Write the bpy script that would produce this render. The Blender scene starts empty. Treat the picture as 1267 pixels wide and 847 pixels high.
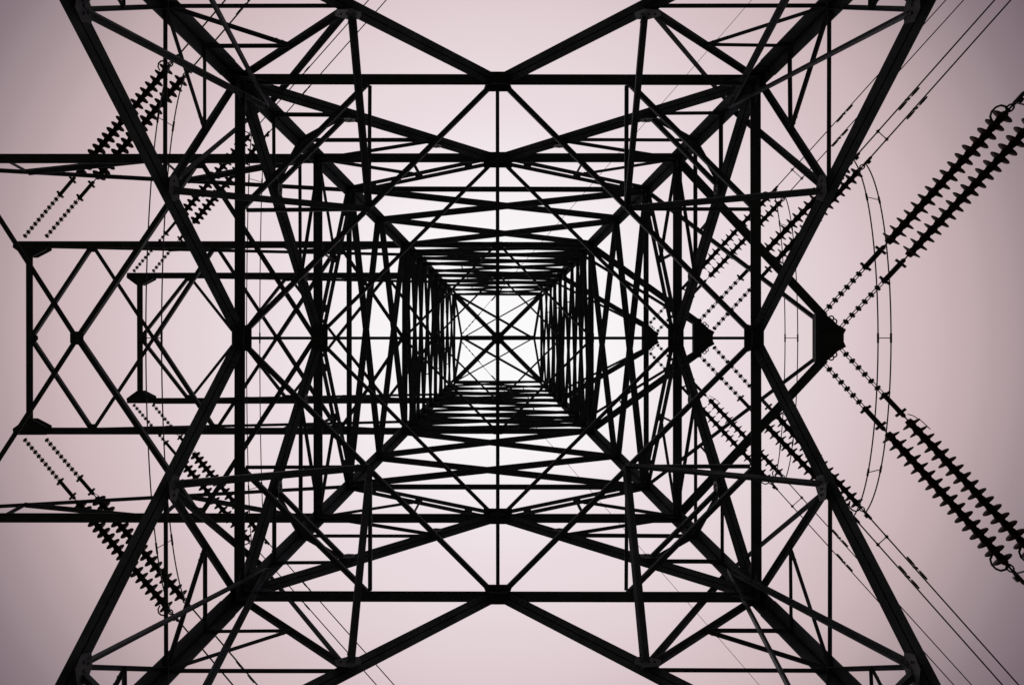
import bpy, bmesh, math, random
from mathutils import Vector, Matrix, Quaternion
random.seed(7)
S = bpy.context.scene
COL = S.collection
V = Vector

# ------------------------------------------------------------------ camera
F = 845.0            # focal length in photo pixels (36 mm <-> 1267 px)
EYE = 1.6
cam_d = bpy.data.cameras.new('camera'); cam = bpy.data.objects.new('camera', cam_d); COL.objects.link(cam)
cam_d.sensor_width = 36; cam_d.lens = F/1267*36
cam_d.shift_x = 17.5/1267; cam_d.shift_y = -5.5/1267
cam.location = (0, 0, EYE); cam.rotation_euler = (math.pi, 0, 0)      # looks straight up
cam_d.clip_start = 0.05; cam_d.clip_end = 5000
S.camera = cam

# ------------------------------------------------------------------ world: overcast, brightest at the zenith; lens edge darkening put into its colours
W = bpy.data.worlds.new("World"); S.world = W; W.use_nodes = True
nt = W.node_tree; nt.nodes.clear()
out = nt.nodes.new('ShaderNodeOutputWorld')
sky = nt.nodes.new('ShaderNodeTexSky'); sky.sky_type = 'NISHITA'; sky.sun_disc = False
sky.sun_elevation = math.radians(70); sky.sun_rotation = math.radians(200)
b1 = nt.nodes.new('ShaderNodeBackground'); b1.inputs[1].default_value = 0.001
nt.links.new(sky.outputs[0], b1.inputs[0])
tc = nt.nodes.new('ShaderNodeTexCoord'); sp = nt.nodes.new('ShaderNodeSeparateXYZ')
nt.links.new(tc.outputs['Generated'], sp.inputs[0])
nz = nt.nodes.new('ShaderNodeTexNoise'); nz.inputs['Scale'].default_value = 1.6; nz.inputs['Detail'].default_value = 3
nt.links.new(tc.outputs['Generated'], nz.inputs['Vector'])
ma = nt.nodes.new('ShaderNodeMath'); ma.operation = 'MULTIPLY_ADD'; ma.inputs[1].default_value = 0.016
nt.links.new(nz.outputs[0], ma.inputs[0]); 
mb_ = nt.nodes.new('ShaderNodeMath'); mb_.operation = 'SUBTRACT'; mb_.inputs[1].default_value = 0.008
nt.links.new(sp.outputs[2], mb_.inputs[0]); nt.links.new(mb_.outputs[0], ma.inputs[2])
rp = nt.nodes.new('ShaderNodeValToRGB'); rp.color_ramp.interpolation = 'CARDINAL'
def lin(c): return tuple(((v/255+.055)/1.055)**2.4 for v in c)
stops = [(0.0, (138, 126, 130)), (0.45, (122, 111, 116)), (0.64, (102, 92, 97)), (0.71, (108, 94, 101)), (0.745, (127, 110, 117)), (0.77, (147, 130, 135)), (0.794, (168, 149, 153)),
         (0.817, (187, 166, 169)), (0.84, (202, 180, 183)), (0.88, (217, 197, 201)), (0.921, (229, 213, 217)), (0.95, (235, 221, 226)), (0.975, (244, 237, 240)), (1.0, (251, 250, 251))]
stops = [(p, lin(c)) for p, c in stops]
cr = rp.color_ramp
while len(cr.elements) < len(stops): cr.elements.new(0.5)
for e, (p, c) in zip(cr.elements, stops): e.position = p; e.color = (*c, 1)
nt.links.new(ma.outputs[0], rp.inputs[0])
b2 = nt.nodes.new('ShaderNodeBackground'); b2.inputs[1].default_value = 1.0
nt.links.new(rp.outputs[0], b2.inputs[0])
ad = nt.nodes.new('ShaderNodeAddShader')
nt.links.new(b1.outputs[0], ad.inputs[0]); nt.links.new(b2.outputs[0], ad.inputs[1]); nt.links.new(ad.outputs[0], out.inputs[0])

sl = bpy.data.lights.new('sun', 'SUN'); sl.energy = 0.5; sl.angle = math.radians(20); sl.color = (1, .95, .92)
so = bpy.data.objects.new('sun', sl); COL.objects.link(so); so.rotation_euler = (math.radians(20), 0, math.radians(200))
S.view_settings.view_transform = 'Standard'; S.view_settings.look = 'None'
S.view_settings.exposure = 0; S.view_settings.gamma = 1; S.view_settings.use_curve_mapping = False
S.render.engine = 'CYCLES'

# ------------------------------------------------------------------ materials
def mat(name, c1, c2, rough=.6, metal=0.0, scale=3.0, bump=.0, spec=.4, r2=None):
    m = bpy.data.materials.new(name); m.use_nodes = True; n = m.node_tree; b = n.nodes['Principled BSDF']
    t = n.nodes.new('ShaderNodeTexCoord'); no = n.nodes.new('ShaderNodeTexNoise')
    no.inputs['Scale'].default_value = scale; no.inputs['Detail'].default_value = 7; no.inputs['Roughness'].default_value = .65
    n.links.new(t.outputs['Object'], no.inputs['Vector'])
    r = n.nodes.new('ShaderNodeValToRGB'); r.color_ramp.elements[0].position = .35; r.color_ramp.elements[1].position = .68
    r.color_ramp.elements[0].color = (*c1, 1); r.color_ramp.elements[1].color = (*c2, 1)
    n.links.new(no.outputs[0], r.inputs[0]); n.links.new(r.outputs[0], b.inputs['Base Color'])
    b.inputs['Roughness'].default_value = rough; b.inputs['Metallic'].default_value = metal
    b.inputs['Specular IOR Level'].default_value = spec
    if r2 is not None:
        mr = n.nodes.new('ShaderNodeMapRange'); mr.inputs[3].default_value = rough; mr.inputs[4].default_value = r2
        n.links.new(no.outputs[0], mr.inputs[0]); n.links.new(mr.outputs[0], b.inputs['Roughness'])
    if bump:
        bn = n.nodes.new('ShaderNodeBump'); bn.inputs['Strength'].default_value = bump; bn.inputs['Distance'].default_value = .02
        n.links.new(no.outputs[0], bn.inputs['Height']); n.links.new(bn.outputs[0], b.inputs['Normal'])
    return m
STEEL = mat('weathered_galvanised_steel', (.065, .077, .083), (.135, .154, .162), .65, .0, 2.2, .15, .2, .85)
PLATE = mat('gusset_steel', (.045, .054, .058), (.085, .098, .104), .6, .0, 4.0, .1, .3)
WIRE = mat('aluminium_strand', (.05, .05, .05), (.10, .10, .10), .5, .3, 12.0)
FIT = mat('forged_fitting_steel', (.04, .04, .04), (.09, .085, .08), .5, .2, 9.0)
PORC = mat('brown_glazed_porcelain', (.026, .013, .011), (.05, .024, .019), .75, 0, 6.0, 0, .04)
CONC = mat('concrete', (.22, .21, .2), (.36, .35, .33), .9, 0, 5.0, .4)
GRASS = mat('dry_grass_and_gravel', (.022, .024, .018), (.05, .047, .038), .95, 0, .6, .6, .1)

# ------------------------------------------------------------------ helpers
def mesh(name, vs, fs, m, smooth=False):
    me = bpy.data.meshes.new(name); me.from_pydata([tuple(v) for v in vs], [], fs); me.materials.append(m)
    if smooth: me.polygons.foreach_set('use_smooth', [True]*len(fs))
    me.update(); return me
def link(name, data, parent=None):
    o = bpy.data.objects.new(name, data); COL.objects.link(o)
    if parent: o.parent = parent
    return o
def thing(name, label, cat, loc=(0, 0, 0), group=None):
    o = bpy.data.objects.new(name, None); COL.objects.link(o); o.location = loc
    o['label'] = label; o['category'] = cat; o.empty_display_size = .3
    if group: o['group'] = group
    return o
class MB:
    def __init__(s): s.v = []; s.f = []
    def add(s, vs, fs):
        n = len(s.v); s.v += [V(v) for v in vs]; s.f += [tuple(i+n for i in f) for f in fs]
    def prism(s, sec0, sec1):                      # two matching closed sections
        n = len(sec0)
        s.add(list(sec0)+list(sec1), [tuple(range(n-1, -1, -1)), tuple(range(n, 2*n))] +
              [(i, (i+1) % n, n+(i+1) % n, n+i) for i in range(n)])
    def box(s, c, ax, ay, az):                     # centre and three half-axis vectors
        c = V(c); p = [c+ax*i+ay*j+az*k for i, j, k in ((-1,-1,-1),(1,-1,-1),(1,1,-1),(-1,1,-1),(-1,-1,1),(1,-1,1),(1,1,1),(-1,1,1))]
        s.add(p, [(0,3,2,1),(4,5,6,7),(0,1,5,4),(1,2,6,5),(2,3,7,6),(3,0,4,7)])
    def cyl(s, a, b, r, n=6, r2=None):
        a = V(a); b = V(b); d = (b-a).normalized(); x = d.orthogonal().normalized(); y = d.cross(x); r2 = r if r2 is None else r2
        s.prism([a+(x*math.cos(t)+y*math.sin(t))*r for t in [2*math.pi*i/n for i in range(n)]],
                [b+(x*math.cos(t)+y*math.sin(t))*r2 for t in [2*math.pi*i/n for i in range(n)]])
    def lathe(s, prof, n=16, M=None):              # profile (radius, z) round local z
        vs = []; fs = []
        for r, z in prof:
            for i in range(n):
                t = 2*math.pi*i/n; vs.append(V((r*math.cos(t), r*math.sin(t), z)))
        for k in range(len(prof)-1):
            for i in range(n): fs.append((k*n+i, k*n+(i+1) % n, (k+1)*n+(i+1) % n, (k+1)*n+i))
        fs.append(tuple(range(n-1, -1, -1))); fs.append(tuple((len(prof)-1)*n+i for i in range(n)))
        if M: vs = [M @ v for v in vs]
        s.add(vs, fs)
    def tube(s, pts, r, n=8):
        pts = [V(p) for p in pts]; rings = []; x = None
        for i, p in enumerate(pts):
            d = (pts[min(i+1, len(pts)-1)]-pts[max(i-1, 0)]).normalized()
            if x is None: x = d.orthogonal().normalized()
            else: x = (x-d*x.dot(d)).normalized()
            y = d.cross(x); rings.append([p+(x*math.cos(2*math.pi*k/n)+y*math.sin(2*math.pi*k/n))*r for k in range(n)])
        vs = [v for R_ in rings for v in R_]; fs = []
        for i in range(len(pts)-1):
            for k in range(n): fs.append((i*n+k, i*n+(k+1) % n, (i+1)*n+(k+1) % n, (i+1)*n+k))
        fs.append(tuple(range(n-1, -1, -1))); fs.append(tuple((len(pts)-1)*n+k for k in range(n)))
        s.add(vs, fs)
    def build(s, name, m, parent=None, smooth=False, origin=None):
        if origin is None: origin = sum(s.v, V((0,0,0)))/len(s.v)
        o = link(name, mesh(name, [v-origin for v in s.v], s.f, m, smooth), parent)
        o.location = origin - (parent.location if parent and parent.parent is None else V((0,0,0)))
        if parent and parent.parent is not None:   # sub-part: subtract the whole chain
            o.location = origin - parent.location - parent.parent.location
        return o

def P(x, y, z): return V((x, y, z+EYE))            # heights are given above the eye

# tower profile: half width w at height z above the eye (kink at the waist)
def wz(z): return 7.691-.178*z if z <= 24.46 else 5.238-.078*z
def zs(s): return 7.691/(s/F+.178) if s >= 115 else 5.238/(s/F+.078)   # height where the half width subtends s

_j = [0]
def section(mb, A, B, w, hint, t=None, flip=1, offs=0.0, w2=None):
    """steel angle from A to B; one flange square to `hint`, the other along it; centred on the axis"""
    A = V(A); B = V(B); d = (B-A).normalized(); n2 = V(hint); n2 = n2-d*n2.dot(d)
    if n2.length < 1e-4: n2 = d.orthogonal()
    n2.normalize(); n1 = d.cross(n2)*flip; t = t or max(.012, w*.1); w2 = w2 or w
    _j[0] = (_j[0]+1) % 13; o = n2*(offs+(_j[0]-6)*.0013)
    a, b = -w/2, w/2; c, e = -w2/2, w2/2
    sec = [(a, c), (b, c), (b, c+t), (a+t, c+t), (a+t, e), (a, e)]
    s0 = [A+n1*p+n2*q+o for p, q in sec]; s1 = [B+n1*p+n2*q+o for p, q in sec]
    if flip < 0: s0.reverse(); s1.reverse()
    mb.prism(s0, s1)
    L = (B-A).length
    if L > 1.2:                                     # bolt heads through the flange at each end
        for q, sg in ((A, 1), (B, -1)):
            for k in range(2 if w < .14 else 3):
                c0 = q+d*sg*(.13+.11*k)+n1*(w*.08)+n2*(-w2/2)+o
                mb.cyl(c0-n2*.016, c0+n2*(t+.014), .016 if w < .14 else .02, 6)
def dsection(mb, A, B, w, hint, gap=.018, back=True, stem=None, t=.014):
    """two steel angles back to back with a narrow gap; flanges face `hint`"""
    A = V(A); B = V(B); d = (B-A).normalized(); n2 = V(hint); n2 = (n2-d*n2.dot(d)).normalized(); n1 = d.cross(n2)
    _j[0] = (_j[0]+1) % 13; o = n2*((_j[0]-6)*.0015); st = stem or w*.45; g = gap/2; h = w/2
    for sg in (1, -1):
        sec = [(g, 0), (h, 0), (h, -t), (g+t, -t), (g+t, -st), (g, -st)]
        s0 = [A+n1*p*sg+n2*q+o for p, q in sec]; s1 = [B+n1*p*sg+n2*q+o for p, q in sec]
        if sg > 0: s0.reverse(); s1.reverse()
        mb.prism(s0, s1)
    L = (B-A).length
    c = (A+B)/2-n2*(st+.004)+o
    if back: mb.box(c, d*L/2, n1*(g+t), n2*.003)  # strip added behind the gap to block sky light and keep it dark
    else:
        k = max(2, int(L/1.4))
        for i in range(k): mb.box(A+d*L*(i+.5)/k-n2*st*.6+o, d*.09, n1*(g+.002), n2*.05)
    for q, sg in ((A, 1), (B, -1)):
        for i in range(4):
            for e in (-1, 1):
                c0 = q+d*sg*(.2+.12*i)+n1*e*(g+h)/2+o; mb.cyl(c0-n2*.01, c0+n2*.018, .02, 6)
def dmember(name, A, B, w, hint, parent, **k):
    mb = MB(); dsection(mb, A, B, w, hint, **k); return mb.build(name, STEEL, parent)
def member(name, A, B, w, hint, parent, **k):
    j = lambda: V((random.uniform(-.012, .012), random.uniform(-.012, .012), random.uniform(-.01, .01)))   # build tolerance
    mb = MB(); section(mb, V(A)+j(), V(B)+j(), w, hint, **k); return mb.build(name, STEEL, parent)
def plate(mb, c, ux, uy, poly, th=.014, bolts=()):
    """polygon plate around c in the plane (ux,uy)"""
    ux = V(ux).normalized(); uy = V(uy); uy = (uy-ux*uy.dot(ux)).normalized(); n = ux.cross(uy); c = V(c)
    mb.prism([c+ux*a+uy*b-n*th/2 for a, b in poly], [c+ux*a+uy*b+n*th/2 for a, b in poly])
    for a, b in bolts:
        q = c+ux*a+uy*b; mb.cyl(q-n*(th/2+.02), q+n*(th/2+.02), .02, 6)

# ------------------------------------------------------------------ ground
gm = MB(); N = 48; R0 = [0, 3, 6, 9, 13, 18, 25, 40, 70, 130, 260, 520, 1000, 2200]
vs = [V((0, 0, 0))]; fs = []
for k, r in enumerate(R0[1:]):
    for i in range(N):
        t = 2*math.pi*i/N; vs.append(V((r*math.cos(t), r*math.sin(t), random.uniform(-.06, .02) if r < 130 else -.1)))
for i in range(N): fs.append((0, 1+i, 1+(i+1) % N))
for k in range(len(R0)-2):
    for i in range(N): fs.append((1+k*N+i, 1+(k+1)*N+i, 1+(k+1)*N+(i+1) % N, 1+k*N+(i+1) % N))
g = link('ground', mesh('ground', vs, fs, GRASS, True)); g['kind'] = 'structure'

# ------------------------------------------------------------------ the tower
T = thing('lattice_tower', 'dark steel lattice transmission tower seen from below, square body with six cross arms', 'pylon')
Z1, Z2, Z3 = zs(317), zs(221), zs(183)
ZA2, ZA3 = zs(115), zs(77)
ZTOP = zs(54); ZAPEX = 39.6
ZV, ZN2 = zs(410), zs(524)
CV = 1.085
def onv(z): return CV*(Z1-z)                        # lateral position of the lower V brace
ZLOW = (CV*Z1-7.691)/(CV-.178)                       # where the V reaches the leg
ZBASE = ZLOW-1.4

def face(k):
    """k = 0..3: returns fn(lateral, half width, z) -> point and the inward normal"""
    def f(x, z, w=None):
        w = wz(z) if w is None else w
        return [P(x, -w, z), P(w, x, z), P(-x, w, z), P(-w, -x, z)][k]
    n = [V((0, 1, 0)), V((-1, 0, 0)), V((0, -1, 0)), V((1, 0, 0))][k]
    return f, n

# legs
for sx, sy in ((-1, -1), (1, -1), (1, 1), (-1, 1)):
    mb = MB()
    def leg_pt(z):
        w = wz(z); return P(sx*w, sy*w, z)
    def leg_seg(A, B, b, t):
        a1 = V((-sx, 0, 0)); a2 = V((0, -sy, 0)); d = (B-A).normalized()
        a1 = (a1-d*a1.dot(d)).normalized(); a2 = (a2-d*a2.dot(d)).normalized()
        off = -(a1+a2)*b*.22
        q_, c_, e_ = .05, .044, .012                  # narrow pocket between the two flanges, added to the shape for a dark valley line
        sec = [(b, 0), (b, t), (c_, t), (c_, -q_), (-q_, -q_), (-q_, c_), (t, c_), (t, b), (0, b), (0, c_+e_), (-q_-e_, c_+e_), (-q_-e_, -q_-e_), (c_+e_, -q_-e_), (c_+e_, 0)]
        s0 = [A+off+a1*p+a2*q for p, q in sec]; s1 = [B+off+a1*p+a2*q for p, q in sec]
        if sx*sy < 0: s0.reverse(); s1.reverse()
        mb.prism(s0, s1)
        L = (B-A).length
        # splice cover with its rows of bolts near the lower end
        for (p, q) in ((a1, a2), (a2, a1)):
            c = A+off+d*.55+p*(b*.52)+q*(t+.010)
            mb.box(c, d*.42, p*(b*.40), q*.009)
            for i in range(6):
                for s_ in (-.5, .5):
                    cc = c+d*(-.35+.14*i)+p*(b*.40*s_); mb.cyl(cc, cc+q*.034, .020, 6)
    zz = [-EYE+.25, 4.0, ZLOW, Z1-.6, zs(221)-.5, 24.46]
    for a, b in zip(zz[:-1], zz[1:]): leg_seg(leg_pt(a), leg_pt(b), .285 if b < 15 else .27, .026)
    leg_seg(leg_pt(24.46), leg_pt(ZA3), .26, .025); leg_seg(leg_pt(ZA3), leg_pt(ZTOP), .21, .02)
    leg_seg(leg_pt(ZTOP), P(sx*.05, sy*.05, ZAPEX), .15, .014)
    mb.build('leg', STEEL, T)
    w = wz(-EYE); fm = MB()
    fm.prism([V((sx*w+a, sy*w+b, -.5)) for a, b in ((-.6, -.6), (.6, -.6), (.6, .6), (-.6, .6))],
             [V((sx*w+a, sy*w+b, .30)) for a, b in ((-.42, -.42), (.42, -.42), (.42, .42), (-.42, .42))])
    fm.build('footing', CONC, T)

gus = []
for k in range(4):
    f, n = face(k)
    nx = (f(1, Z1)-f(0, Z1)).normalized()
    up = V((0, 0, 1))
    for s in (1, -1):
        # --- lowest panels, below the picture: V from mid strut to the feet
        member('diagonal_brace', f(0, ZBASE), f(s*wz(-1.2), -1.2), .16, n, T, flip=s)
        # --- lower V panel
        dmember('diagonal_brace', f(s*.12, Z1-.08), f(s*wz(ZLOW), ZLOW), .25, n*.55+V((0, 0, -1)), T)
        member('horizontal_strut', f(s*onv(ZV), ZV), f(s*wz(ZV), ZV), .07, n, T, flip=s)
        zc = Z1-.1
        member('redundant_brace', f(s*onv(ZV), ZV), f(s*wz(zc), zc), .10, n, T, flip=-s)
        zm = (ZV+zc)/2; xm = (onv(ZV)+wz(zc))/2
        member('redundant_brace', f(s*xm, zm), f(s*wz(zm), zm), .06, n, T)
        member('redundant_brace', f(s*xm, zm), f(s*wz(ZV), ZV), .065, n, T)
        member('redundant_brace', f(s*onv(ZN2), ZN2), f(s*wz(ZV), ZV), .075, n, T, flip=-s)
        zm2 = (ZN2+ZV)/2; xm2 = (onv(ZN2)+wz(ZV))/2
        member('redundant_brace', f(s*xm2, zm2), f(s*wz(zm2), zm2), .055, n, T)
        member('redundant_brace', f(s*xm2, zm2), f(s*wz(ZN2), ZN2), .055, n, T)
        member('horizontal_strut', f(s*onv(ZN2), ZN2), f(s*wz(ZN2), ZN2), .07, n, T)
        # strut from V node up to the mid point of the plan diamond
        member('inner_strut', f(s*onv(ZV), ZV), f(s*wz(Z1)/2, Z1-.05, wz(Z1)/2), .125, V((1, .3, .2)) if k % 2 == 0 else V((.3, 1, .2)), T)
        member('inner_strut', f(s*wz(Z1)/2, Z1-.02, wz(Z1)-.1), f(s*wz(Z1)/2, Z1-.02, wz(Z1)/2), .075, up, T)
        # long struts from both V nodes to the leg just above the first frame
        zh = zs(291); hm = wz(zh)
        member('inner_strut', f(s*onv(ZN2), ZN2, wz(ZN2)-.1), f(s*(hm-.12), zh-.12, hm-.12), .10, n, T)
        member('inner_strut', f(s*onv(ZV), ZV, wz(ZV)), f(s*hm, zh+.3, hm+.05), .095, n, T)
        # --- second V panel
        dmember('diagonal_brace', f(s*.12, Z2-.06), f(s*wz(Z1), Z1), .25, n*.45+V((0, 0, -1)), T)
        for t_, wd in ((.637, .075), (.285, .08)):
            z = Z2-(Z2-Z1)*t_; x = wz(Z1)*t_
            member('horizontal_strut', f(s*x, z), f(s*wz(z), z), wd, n, T)
            zu = Z2-(Z2-Z1)*(.285 if t_ > .5 else 0)
            member('redundant_brace', f(s*x, z), f(s*wz(zu), zu), .07, n, T, flip=-s)
        # --- K panel under the first arm's upper chord
        dmember('diagonal_brace', f(s*.1, Z2+.06), f(s*wz(Z3), Z3), .23, n*.25+V((0, 0, -1)), T, gap=.026, back=False, stem=.06)
        zk = (Z2+Z3)/2; xk = wz(Z3)/2
        member('redundant_brace', f(s*xk, zk), f(s*wz(Z2), Z2), .075, n, T)
        member('redundant_brace', f(s*xk, zk), f(s*xk*1.05, Z2), .06, n, T)
    # --- crossed panels further up
    lev = [Z3, zs(146), zs(115), zs(107.5), zs(98), zs(91.5), zs(83), zs(77), zs(71), zs(65.5), zs(60), ZTOP]
    wid = [.195, .195, .14, .13, .135, .125, .125, .125, .12, .11, .105]
    for i, (a, b) in enumerate(zip(lev[:-1], lev[1:])):
        member('diagonal_brace' if i < 2 else 'crossed_brace', f(-wz(a), a+.05), f(wz(b), b-.05), wid[i], n, T, flip=1, offs=-.03)
        member('diagonal_brace' if i < 2 else 'crossed_brace', f(wz(a), a+.05), f(-wz(b), b-.05), wid[i], n, T, flip=-1, offs=.03)
    for z, wd in ((ZBASE, .16), (Z1, .21), (Z2, .23), (Z3, .15), (ZA2, .20), (zs(103), .12), (ZA3, .16), (zs(69.5), .12), (ZTOP, .13)):
        member('horizontal_strut', f(-wz(z)+.05, z), f(wz(z)-.05, z), wd, n, T)
    # short spacers in the upper faces
    for a, b in zip(lev[3:-1:2], lev[4::2]):
        zc = (a+b)/2; member('redundant_brace', f(-wz(a)*.5, a+(b-a)*.25), f(-wz(a)*.5, b-(b-a)*.25), .05, n, T)
        member('redundant_brace', f(wz(a)*.5, a+(b-a)*.25), f(wz(a)*.5, b-(b-a)*.25), .05, n, T)
    # plan diamonds (ends on the middle of this face and of the next)
    f2, n2 = face((k+1) % 4)
    for z, wd in ((Z1, .095), (Z2, .085), (ZA2, .08), (ZA3, .075)):
        member('plan_brace', f(.1, z-.03, wz(z)-.05), f2(-.1, z-.03, wz(z)-.05), wd, up, T)
    h = wz(Z1)/2
    member('plan_brace', f(h, Z1-.04), f2(-h, Z1-.04), .095, up, T)
    # hip braces joining the V nodes of adjoining faces
    for z, x, wd in ((ZN2, onv(ZN2), .085), (Z2-(Z2-Z1)*.637, wz(Z1)*.637, .09), (Z2-(Z2-Z1)*.285, wz(Z1)*.285, .085)):
        member('hip_brace', f(x, z), f2(-x, z), wd, up, T)
    # gussets: plan plates at mid struts
    for z, a, b in ((Z1, .19, .2), (Z2, .36, .2), (ZA2, .2, .14), (ZA3, .15, .12)):
        m_ = MB(); w = wz(z)
        plate(m_, f(0, z-.13, w-b*.25), nx, n, [(-a*.8, -b), (a*.8, -b), (a, -b*.5), (a, b), (-a, b), (-a, -b*.5)], .014,
              [(-a*.7, b*.6), (a*.7, b*.6), (-a*.35, b*.7), (a*.35, b*.7)])
        m_.build('gusset_plate', PLATE, T); m_ = MB()      # and the vertical plate for the V or K members
        plate(m_, f(0, z-.05, w-.115 if z < 24 else w-.08), nx, up, [(-.28, .08), (-.25, -.1), (-.1, -.2), (.1, -.2), (.25, -.1), (.28, .08), (.2, .2), (-.2, .2)], .014,
              [(x_, y_) for x_ in (-.18, .18) for y_ in (-.05, .05)])
        m_.build('gusset_plate', PLATE, T)
    for z, sc in ((Z1, .75), (Z2, .5), (Z3, .42), (ZA2, .45), (ZA3, .4)):
        for s in (1, -1):
            m_ = MB(); w = wz(z); q = f(s*(w-.28*sc), z, w-.03)
            plate(m_, q, nx*s, up, [(.28*sc, -.5*sc), (.28*sc, .5*sc), (.0, .52*sc), (-.5*sc, .16*sc), (-.5*sc, -.16*sc), (-.05, -.5*sc)], .014,
                  [(x_*sc, y_*sc) for x_ in (.1, .2) for y_ in (-.36, -.2, 0, .2, .36)]+[(-.2*sc, 0), (-.35*sc, 0)])
            m_.build('gusset_plate', PLATE, T)
    for s in (1, -1):                                 # nodes on the V braces
        for z, x, sc in ((ZV, onv(ZV), .2), (ZN2, onv(ZN2), .2), (Z2-(Z2-Z1)*.637, wz(Z1)*.637, .16), (Z2-(Z2-Z1)*.285, wz(Z1)*.285, .15)):
            m_ = MB(); q = f(s*x, z, wz(z)-.13)
            plate(m_, q, nx*s, up, [(-sc, -.3*sc), (-.3*sc, -sc), (sc, -.8*sc), (1.4*sc, .3*sc), (.4*sc, sc), (-.6*sc, .9*sc)], .014,
                  [(-.3*sc, 0), (.3*sc, 0), (.8*sc, 0), (0, .5*sc)])
            m_.build('gusset_plate', PLATE, T)
# the cross through the middle of the first frame
w1 = wz(Z1)
member('plan_brace', P(-w1, 0, Z1+.03), P(w1, 0, Z1+.03), .062, (0, 0, 1), T)
member('plan_brace', P(0, -w1, Z1+.10), P(0, w1, Z1+.10), .075, (0, 0, 1), T)
# top: ridge carrying the earth wires
ZR = ZAPEX
member('ridge_beam', P(-2.15, 0, ZR), P(2.15, 0, ZR), .26, (0, 0, 1), T)
for sx in (1, -1):
    for sy in (1, -1):
        wt = wz(ZTOP)
        member('peak_brace', P(sx*wt, sy*wt, ZTOP), P(sx*2.1, 0, ZR), .12, (0, 1, 0), T)
        member('peak_brace', P(-sx*wt*.97, sy*wt, ZTOP+.05), P(sx*2.05, 0, ZR-.1), .13 if sx*sy < 0 else .07, (0, 0, 1), T)
m_ = MB(); plate(m_, P(0, 0, ZR-.18), (1, 0, 0), (0, 1, 0), [(-.35, -.15), (-.15, -.35), (.15, -.35), (.35, -.15), (.35, .15), (.15, .35), (-.15, .35), (-.35, .15)], .015)
m_.build('gusset_plate', PLATE, T)

# ------------------------------------------------------------------ cross arms
def left_arm(zl, zu, xn, wl, tip_up, lat, cw):
    """square-ended arm: xn = list of x from tower centre node outwards, alternating centre / chord nodes"""
    y = wz(zl); yu = wz(zu); xt = xn[-1]
    mb = MB(); plate(mb, P(xt+.15, 0, zl-.1), (1, 0, 0), (0, 1, 0), [(-.12, -.14), (.02, -.14), (.12, -.06), (.12, .06), (.02, .14), (-.12, .14)])
    arm = mb.build('cross_arm', PLATE, T)
    for s in (1, -1):
        member('chord', P(-y+.1, s*y, zl), P(xt+.6, s*y, zl), cw, (0, -s, 0), arm, flip=s)
        member('chord', P(xt+.75, s*(y-.03), zl), P(xt-.1, s*(y-.05), zl), cw*.55, (0, -s, 0), arm, flip=s)
        member('upper_chord', P(-yu, s*yu, zu), P(xt+.1, s*y, zl+tip_up), cw*.42, (0, -s, 0), arm)
        # side lattice
        n = 3; xs = [-y+(xt+y)*i/n for i in range(n+1)]
        def up_(x):
            t = (x+yu)/(xt+yu); return P(x, s*(yu+(y-yu)*t), zu+(zl+tip_up-zu)*t)
        for i in range(n):
            member('lattice_brace', P(xs[i]-.3, s*y, zl), up_(xs[i+1]), lat*1.1, (0, -s, 0), arm)
            if i: member('lattice_brace', P(xs[i], s*y, zl), up_(xs[i]), lat*.6, (0, -s, 0), arm)
        # hanger plate at the end
        h = MB()
        plate(h, P(xt-.02, s*(y-.02), zl-.14), (1, 0, 0), (0, s, 0), [(-.55, .14), (-.58, -.08), (-.12, -.42), (.12, -.42), (.62, -.16), (.62, .14)], .03,
              [(-.4, .0), (-.2, 0), (.3, 0), (.5, 0), (0, -.3)])
        plate(h, P(xt-.02, s*(y-.02), zl+.14), (1, 0, 0), (0, s, 0), [(-.55, .14), (-.58, -.08), (-.12, -.42), (.12, -.42), (.62, -.16), (.62, .14)], .03)
        h.build('hanger_plate', PLATE, arm)
    member('end_post', P(xt, -y+.1, zl-.02), P(xt, y-.1, zl-.02), cw*.95, (0, 0, 1), arm)
    # bottom lattice
    for i in range(0, len(xn)-1):
        a, b = xn[i], xn[i+1]
        for s in (1, -1):
            A = P(a, 0, zl-.05) if i % 2 == 0 else P(a, s*y, zl-.05)
            B = P(b, s*y, zl-.05) if i % 2 == 0 else P(b, 0, zl-.05)
            member('lattice_brace', A, B, lat, (0, 0, 1), arm, flip=s)
    for i, x in enumerate(xn[1:-1], 1):
        if i % 2 == 1:
            for s in (1, -1):
                m_ = MB(); plate(m_, P(x, s*(y-.06), zl-.09), (1, 0, 0), (0, s, 0), [(-.16, .1), (-.18, -.06), (-.08, -.2), (.08, -.2), (.18, -.06), (.16, .1)], .012, [(-.1, 0), (.1, 0)])
                m_.build('gusset_plate', PLATE, arm)
        else:
            a = .17 if zl < 20 else .07
            m_ = MB(); plate(m_, P(x, 0, zl-.1), (1, 0, 0), (0, 1, 0), [(-a, -a*.7), (-a*.7, -a), (a*.7, -a), (a, -a*.7), (a, a*.7), (a*.7, a), (-a*.7, a), (-a, a*.7)], .012, [(-a*.5, 0), (a*.5, 0)])
            m_.build('gusset_plate', PLATE, arm)
def U(u, z): return u*z/F
left_arm(Z2, Z3, [U(u, Z2) for u in (-225, -368, -518, -661, -808)], 0, .35, .125, .24)
left_arm(ZA2, zs(103), [U(u, ZA2) for u in (-117, -196, -272, -348, -424, -500, -576)], 0, .3, .13, .25)
left_arm(ZA3, zs(69.5), [U(u, ZA3) for u in (-79, -138, -199, -259, -320, -381, -441)], 0, .25, .13, .27)
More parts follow.
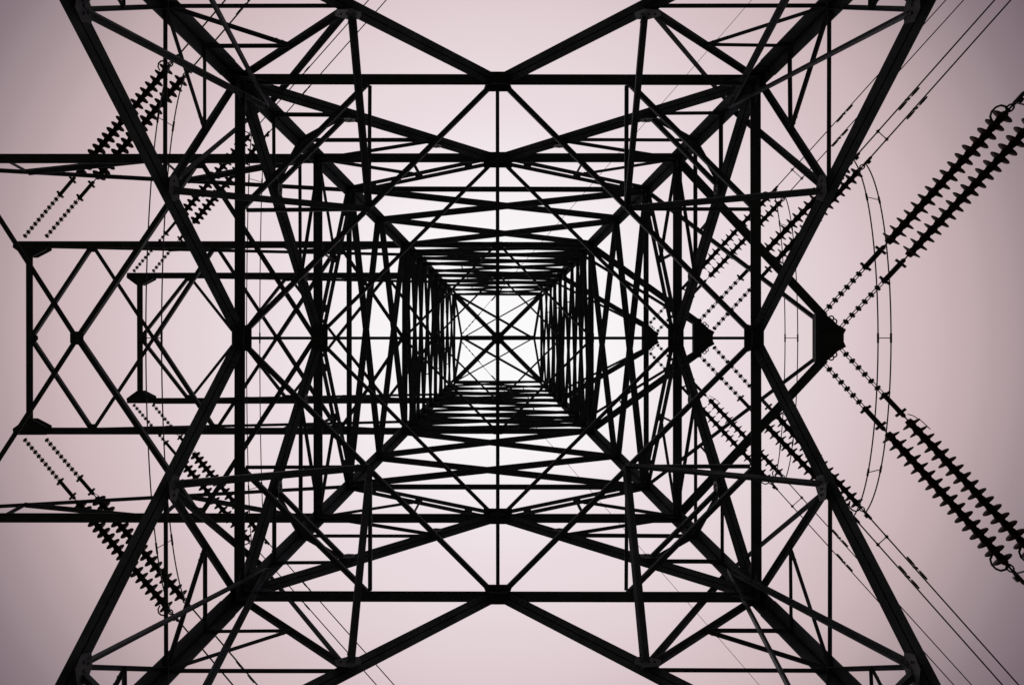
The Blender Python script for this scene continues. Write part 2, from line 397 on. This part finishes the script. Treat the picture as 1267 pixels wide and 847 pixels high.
def right_arm(zl, zu, x0, tw):
    y = wz(zl); yu = wz(zu)
    mb = MB()                                       # tip: a boxed pair of plates with shackle lugs
    poly = [(0, -.62), (.2, -.60), (.34, -.50), (.50, -.34), (.72, -.22), (.66, -.10), (.66, .10), (.72, .22), (.50, .34), (.34, .50), (.2, .60), (0, .62)]
    for dz in (-.12, .16): plate(mb, P(x0, 0, zl+dz), (1, 0, 0), (0, 1, 0), poly, .03, [(.12, y_) for y_ in (-.45, -.3, -.15, 0, .15, .3, .45)])
    for s in (1, -1):
        for (a, b) in ((.38, .50), (.46, .42)):      # loose shackles along the rim
            c = P(x0+a, s*b, zl-.05)
            mb.tube([c+V((math.cos(t), s*math.sin(t), 0))*.065 for t in [i*.7 for i in range(10)]], .018, 6)
    arm = mb.build('cross_arm', PLATE, T)
    for s in (1, -1):
        member('chord', P(y-.05, s*y, zl), P(x0+.18, s*.53, zl), .23, (0, 0, 1), arm, flip=s)
        member('upper_chord', P(yu, s*yu, zu), P(x0+.1, s*.52, zl+.25), .10, (0, 0, 1), arm)
        A = V((y, s*y, zl)); B = V((x0+.18, s*.53, zl)); Au = V((yu, s*yu, zu)); Bu = V((x0+.1, s*.52, zl+.25))
        for t0, t1 in ((.30, .34),):
            a = A.lerp(B, t0); b = Au.lerp(Bu, t1); member('lattice_brace', P(*a), P(*b), .06, (0, 0, 1), arm)
        m_ = MB(); dd = (B-A).normalized()
        plate(m_, P(*(A+dd*.25)), dd, (0, 0, 1), [(-.3, -.3), (.5, -.12), (.5, .12), (-.3, .3)], .016, [(0, 0), (.2, 0), (.35, 0)])
        m_.build('gusset_plate', PLATE, arm)
    member('end_post', P(x0+.03, -.62, zl-.03), P(x0+.03, .62, zl-.03), .14, (0, 0, 1), arm)
right_arm(Z2, Z3, U(393, Z2), 0)
right_arm(ZA2, zs(103), U(242, ZA2), 0)
right_arm(ZA3, zs(69.5), U(179, ZA3), 0)

# ------------------------------------------------------------------ insulator strings
PITCH = .268
def disc_mesh():
    mb = MB(); mb.lathe([(.06, .0), (.082, .004), (.09, .05), (.098, .09), (.12, .105), (.19, .122), (.236, .138), (.243, .150), (.236, .158), (.20, .152), (.185, .162), (.15, .156), (.13, .166), (.10, .168), (.088, .20), (.07, PITCH+.002)], 20)
    return mesh('insulator_disc', mb.v, mb.f, PORC, True)
DISC = disc_mesh()
def arc(c, r, a0, a1, n, ax=V((1, 0, 0)), ay=V((0, 0, 1))):
    return [c+ax*r*math.cos(a0+(a1-a0)*i/n)+ay*r*math.sin(a0+(a1-a0)*i/n) for i in range(n+1)]
def chain_mesh(L):
    mb = MB(); Lk = L*.66; n = max(6, int(round(Lk/.215)))
    for s in (-1, 1): mb.cyl((s*.032, 0, 0), (s*.032, 0, Lk), .0125, 6)
    for i in range(n+1):
        z = Lk*i/n; mb.cyl((-.075, 0, z), (.075, 0, z), .035, 6)
        mb.lathe([(.02, z-.06), (.052, z-.03), (.058, z), (.052, z+.03), (.02, z+.06)], 8)
    mb.cyl((0, 0, Lk), (0, 0, L), .018, 6)
    return mesh('link_chain', mb.v, mb.f, FIT)
def turnbuckle_mesh(L):
    mb = MB(); a, b = L*.67, L*.90
    for s in (-1, 1): mb.cyl((s*.04, 0, a), (s*.04, 0, b), .026, 6)
    for z in (a, b): mb.box((0, 0, z), V((.15, 0, 0)), V((0, .03, 0)), V((0, 0, .032)))
    mb.lathe([(.03, b), (.06, b+.04), (.06, b+.1), (.02, b+.15)], 8)
    return mesh('turnbuckle', mb.v, mb.f, FIT)
def string(name_label, A, B, frac, horn, group, ds=1.0, pf=1.0, rod=False):
    """tension string from the arm point A to the clamp B; frac = share taken by the link chain"""
    A = V(A); B = V(B); d = B-A; L = d.length
    t = thing('insulator_string', name_label, 'insulator', A, group)
    t.rotation_mode = 'QUATERNION'; t.rotation_quaternion = d.to_track_quat('Z', 'Y')
    Lc = L*frac
    link('link_chain', chain_mesh(Lc), t); link('turnbuckle', turnbuckle_mesh(Lc), t)
    z0 = Lc; n = int(round((L-Lc-.24)/(PITCH*pf))); pitch = (L-Lc-.24)/n
    for i in range(n):
        o = link('insulator_disc', DISC, t); o.location = (0, 0, z0+i*pitch); o.scale = (ds, ds, pitch/PITCH); o.rotation_euler = (random.uniform(-.02, .02), random.uniform(-.02, .02), random.random()*6)
    ze = z0+n*pitch
    mb = MB(); mb.lathe([(.03, ze), (.055, ze+.03), (.055, ze+.08), (.025, ze+.1), (.025, L-.02)], 8)
    mb.tube([V((math.cos(a)*.07, 0, L-.12+math.sin(a)*.09)) for a in [i*math.pi/5 for i in range(11)]], .022, 6)
    mb.lathe([(.03, L-.04), (.05, L), (.05, L+.26), (.03, L+.3)], 8)
    mb.box((.05, 0, L+.12), V((.05, 0, 0)), V((0, .04, 0)), V((0, 0, .06)))
    link('dead_end_clamp', mesh('dead_end_clamp', mb.v, mb.f, FIT), t)
    if horn:
        hb = MB(); zc = ze-.28
        hb.tube([V((0, 0, ze+.07)), V((-.12, 0, ze+.08)), V((-.22, 0, ze+.04)), V((-.28, 0, ze-.05)), V((-.29, 0, ze-.16)), V((-.23, 0, ze-.26)), V((-.12, 0, ze-.30))], .026, 6)
        h = link('arcing_horn', mesh('arcing_horn', hb.v, hb.f, FIT), t)
        # turn so that the horn lies towards the tower side, horizontally
        q = t.rotation_quaternion.inverted() @ V((-1, 0, 0)); h.rotation_euler = (0, 0, math.atan2(q.y, q.x)+math.pi)
    if not rod: return B
    hl = MB(); hl.tube([V((.09, 0, z0-.12)), V((.16, 0, z0-.02)), V((.22, 0, z0+.2)), V((.235, 0, z0+.45))], .011, 6)
    h = link('arcing_rod', mesh('arcing_rod', hl.v, hl.f, FIT), t); q = t.rotation_quaternion.inverted() @ V((1, 0, -.6)); h.rotation_euler = (0, 0, math.atan2(q.y, q.x))
    return B

def uv(px, py, z): return P((px-616)*z/F, (py-418)*z/F, z)     # point at height z seen at that bearing
def damper(mb_parent, p, d, off):
    mb = MB(); d = d.normalized(); dn = V((0, 0, -1))*.09+off*.05; c = p+dn
    mb.cyl(c-d*.32, c+d*.32, .008, 6)
    mb.box(p+dn*.5, d*.035, dn*.62, d.cross(dn).normalized()*.03)
    for s in (1, -1):
        a = c+d*s*.12; b = c+d*s*.46; mb.cyl(a, a.lerp(b, .5), .028, 8, .036); mb.cyl(a.lerp(b, .5), b, .036, 8, .030)
    return mb
SAG = 6.0
def conductors(label, ends, dirs, damp, group, r=.021, spacer=.85):
    t = thing('conductor_bundle', label, 'power line', ends[0], group)
    span = 260.0; tracks = []
    for B, d in zip(ends, dirs):
        d = V(d); d.z = 0; d.normalize(); pts = []
        for i in range(60):
            s = span*(i/59)**1.8; sag = -4*SAG*(s/span)*(1-s/span)
            pts.append(B+d*(s+.2)+V((0, 0, sag)))
        mb = MB(); mb.tube(pts, r, 8); mb.build('conductor_wire', WIRE, t, True, origin=pts[0]); tracks.append((pts[0], d, B))
    slope = -4*SAG/span
    def along(i, s):
        q, d, B = tracks[i]; return B+d*(s+.2)+V((0, 0, slope*s))
    for i, s in enumerate(damp):
        damper(t, along(i, s), tracks[i][1]+V((0, 0, slope)), V((1, 0, 0))).build('vibration_damper', FIT, t)
    if spacer and len(ends) == 2:
        a = along(0, spacer+.15); 
        # point of wire 2 nearest to a
        q, d, B = tracks[1]; s = max(.05, (a-B).dot(d)-.2); b = along(1, s)
        mb = MB(); mb.cyl(a, b, .016, 6); dd = (b-a).normalized()
        for p_, w_ in ((a, 0), (b, 1)):
            dr = tracks[w_][1]; mb.cyl(p_-dr*.07, p_+dr*.07, .034, 8); mb.cyl(p_-dd*.06, p_+dd*.06, .026, 6)
        mb.build('spacer', FIT, t)
    return t
def bez(p0, p1, p2, p3, n):
    return [p0*(1-t)**3+p1*3*t*(1-t)**2+p2*3*t*t*(1-t)+p3*t**3 for t in [i/n for i in range(n+1)]]
def jumper(label, tops, bots, low, group, zsp=(.18, .5, .82), r=.02):
    t = thing('jumper_loop', label, 'power line', tops[0], group); ws = []
    for A, B in zip(tops, bots):
        a = A+V((0, 0, -.05)); b = B+V((0, 0, -.05)); dz = (low)*4/3
        d = b-a; p1 = a+d*.16+V((0, 0, -dz)); p2 = b-d*.16+V((0, 0, -dz))
        pts = bez(a, p1, p2, b, 48); ws.append(pts)
        mb = MB(); mb.tube(pts, r, 8); mb.build('jumper_wire', WIRE, t, True, origin=pts[0])
    for f_ in zsp:
        i = int(f_*48); a, b = ws[0][i], ws[1][i]; mb = MB(); mb.cyl(a, b, .014, 6)
        for wl in ws: mb.cyl(wl[i-1].lerp(wl[i], .5), wl[i+1].lerp(wl[i], .5), .033, 8)
        mb.build('spacer', FIT, t)

SG = 'porcelain tension insulator strings'; CG = 'twin line conductors leaving the tower'; JG = 'jumper loops slung under the arms'
# each arm: height, attach px (a,b), clamp px (a,b), clamp drop, chain share (a,b), wire direction px, dampers
arms = [
 ('outermost right arm', Z2, ((1019, 387), (1039, 406)), ((1255, 128), (1291, 138)), 2.0, (.36, .36), (225, -250), (3, 3), 2.6),
 ('middle right arm', ZA2, ((866, 396), (884, 406)), ((1055, 198), (1070, 203)), 2.0, (.42, .42), (184, -206), (2.3, 2.1), 1.45),
 ('innermost right arm', ZA3, ((801, 403), (814, 409)), ((956, 237), (971, 244)), 2.0, (.44, .42), (190, -209), (4.0, 3.0), 1.2),
 ('outermost left arm', Z2, ((-210, 192), (-172, 192)), ((-8, -122), (30, -100)), 1.8, (.36, .36), (95, -113), (3, 3), 2.4),
 ('middle left arm', ZA2, ((31, 292), (58, 292)), ((214, 76), (232, 90)), 1.8, (.375, .37), (90, -106), (3.3, 2.7), 1.7),
 ('innermost left arm', ZA3, ((166, 335), (190, 335)), ((312, 163), (328, 169)), 1.7, (.42, .37), (113, -128), (3.0, 2.6), .6),
]
for nm, z, at, cl, dz, fr, dr, dp, low in arms:
    ends = {}
    for side in (-1, 1):
        way = 'top' if side < 0 else 'bottom'
        E = []
        for i in (0, 1):
            ax, ay = at[i]; cx, cy = cl[i]
            m = lambda y: y if side < 0 else 836-y
            A = uv(ax, m(ay), z-.1); B = uv(cx, m(cy), z-dz)
            which = 'left of its pair' if i == 0 else 'right of its pair'
            string(f'brown insulator string, {which}, from {nm} towards {way} edge', A, B, fr[i], (i == 0) == ('left' in nm or side < 0) or i == 0, SG, .98 if z < 20 else .98, .87 if z < 20 else 1.0, rod=(side > 0 and i == 1))
            E.append(B)
        ends[side] = E
        d = V((dr[0], -dr[1] if side > 0 else dr[1], 0)).normalized()
        c = (E[0]+E[1])/2; kz = 4*SAG/260/(c.z-EYE); d = V((d.x-c.x*kz, d.y-c.y*kz, 0)).normalized()   # the cable also falls as it leaves
        conductors(f'pair of dark cables running from the {nm} out past the {way} edge', E, (d, d), dp, CG, r=.024 if z < 30 else .021)
    jumper(f'twin jumper cable hanging outside the {nm} between its string ends', ends[-1], ends[1], low, JG)

# earth wires from the left end of the ridge
for side in (-1, 1):
    way = 'top' if side < 0 else 'bottom'
    t = thing('earth_wire', f'thin earth wire from the tower peak crossing to the {way} edge', 'power line', P(-2.15, 0, ZR), 'earth wires')
    A = P(-2.15, side*.15, ZR-.1); d = V((349, side*398, 0)).normalized()
    mb = MB()
    for i in range(6):
        q = A+d*(.15+.28*i); mb.cyl(q, q+d*.2, .045, 6, .02)
    mb.cyl(A, A+d*1.9, .02, 6); mb.build('end_fitting', FIT, t)
    pts = [A+d*s+V((0, 0, -8*4*(s/260)*(1-s/260))) for s in [1.8+258*(i/50)**1.7 for i in range(51)]]
    mb = MB(); mb.tube(pts, .0135, 6); mb.build('wire', WIRE, t, True, origin=pts[0])
    damper(t, A+d*3.1+V((0, 0, -.35)), d, V((1, 0, 0))).build('vibration_damper', FIT, t)
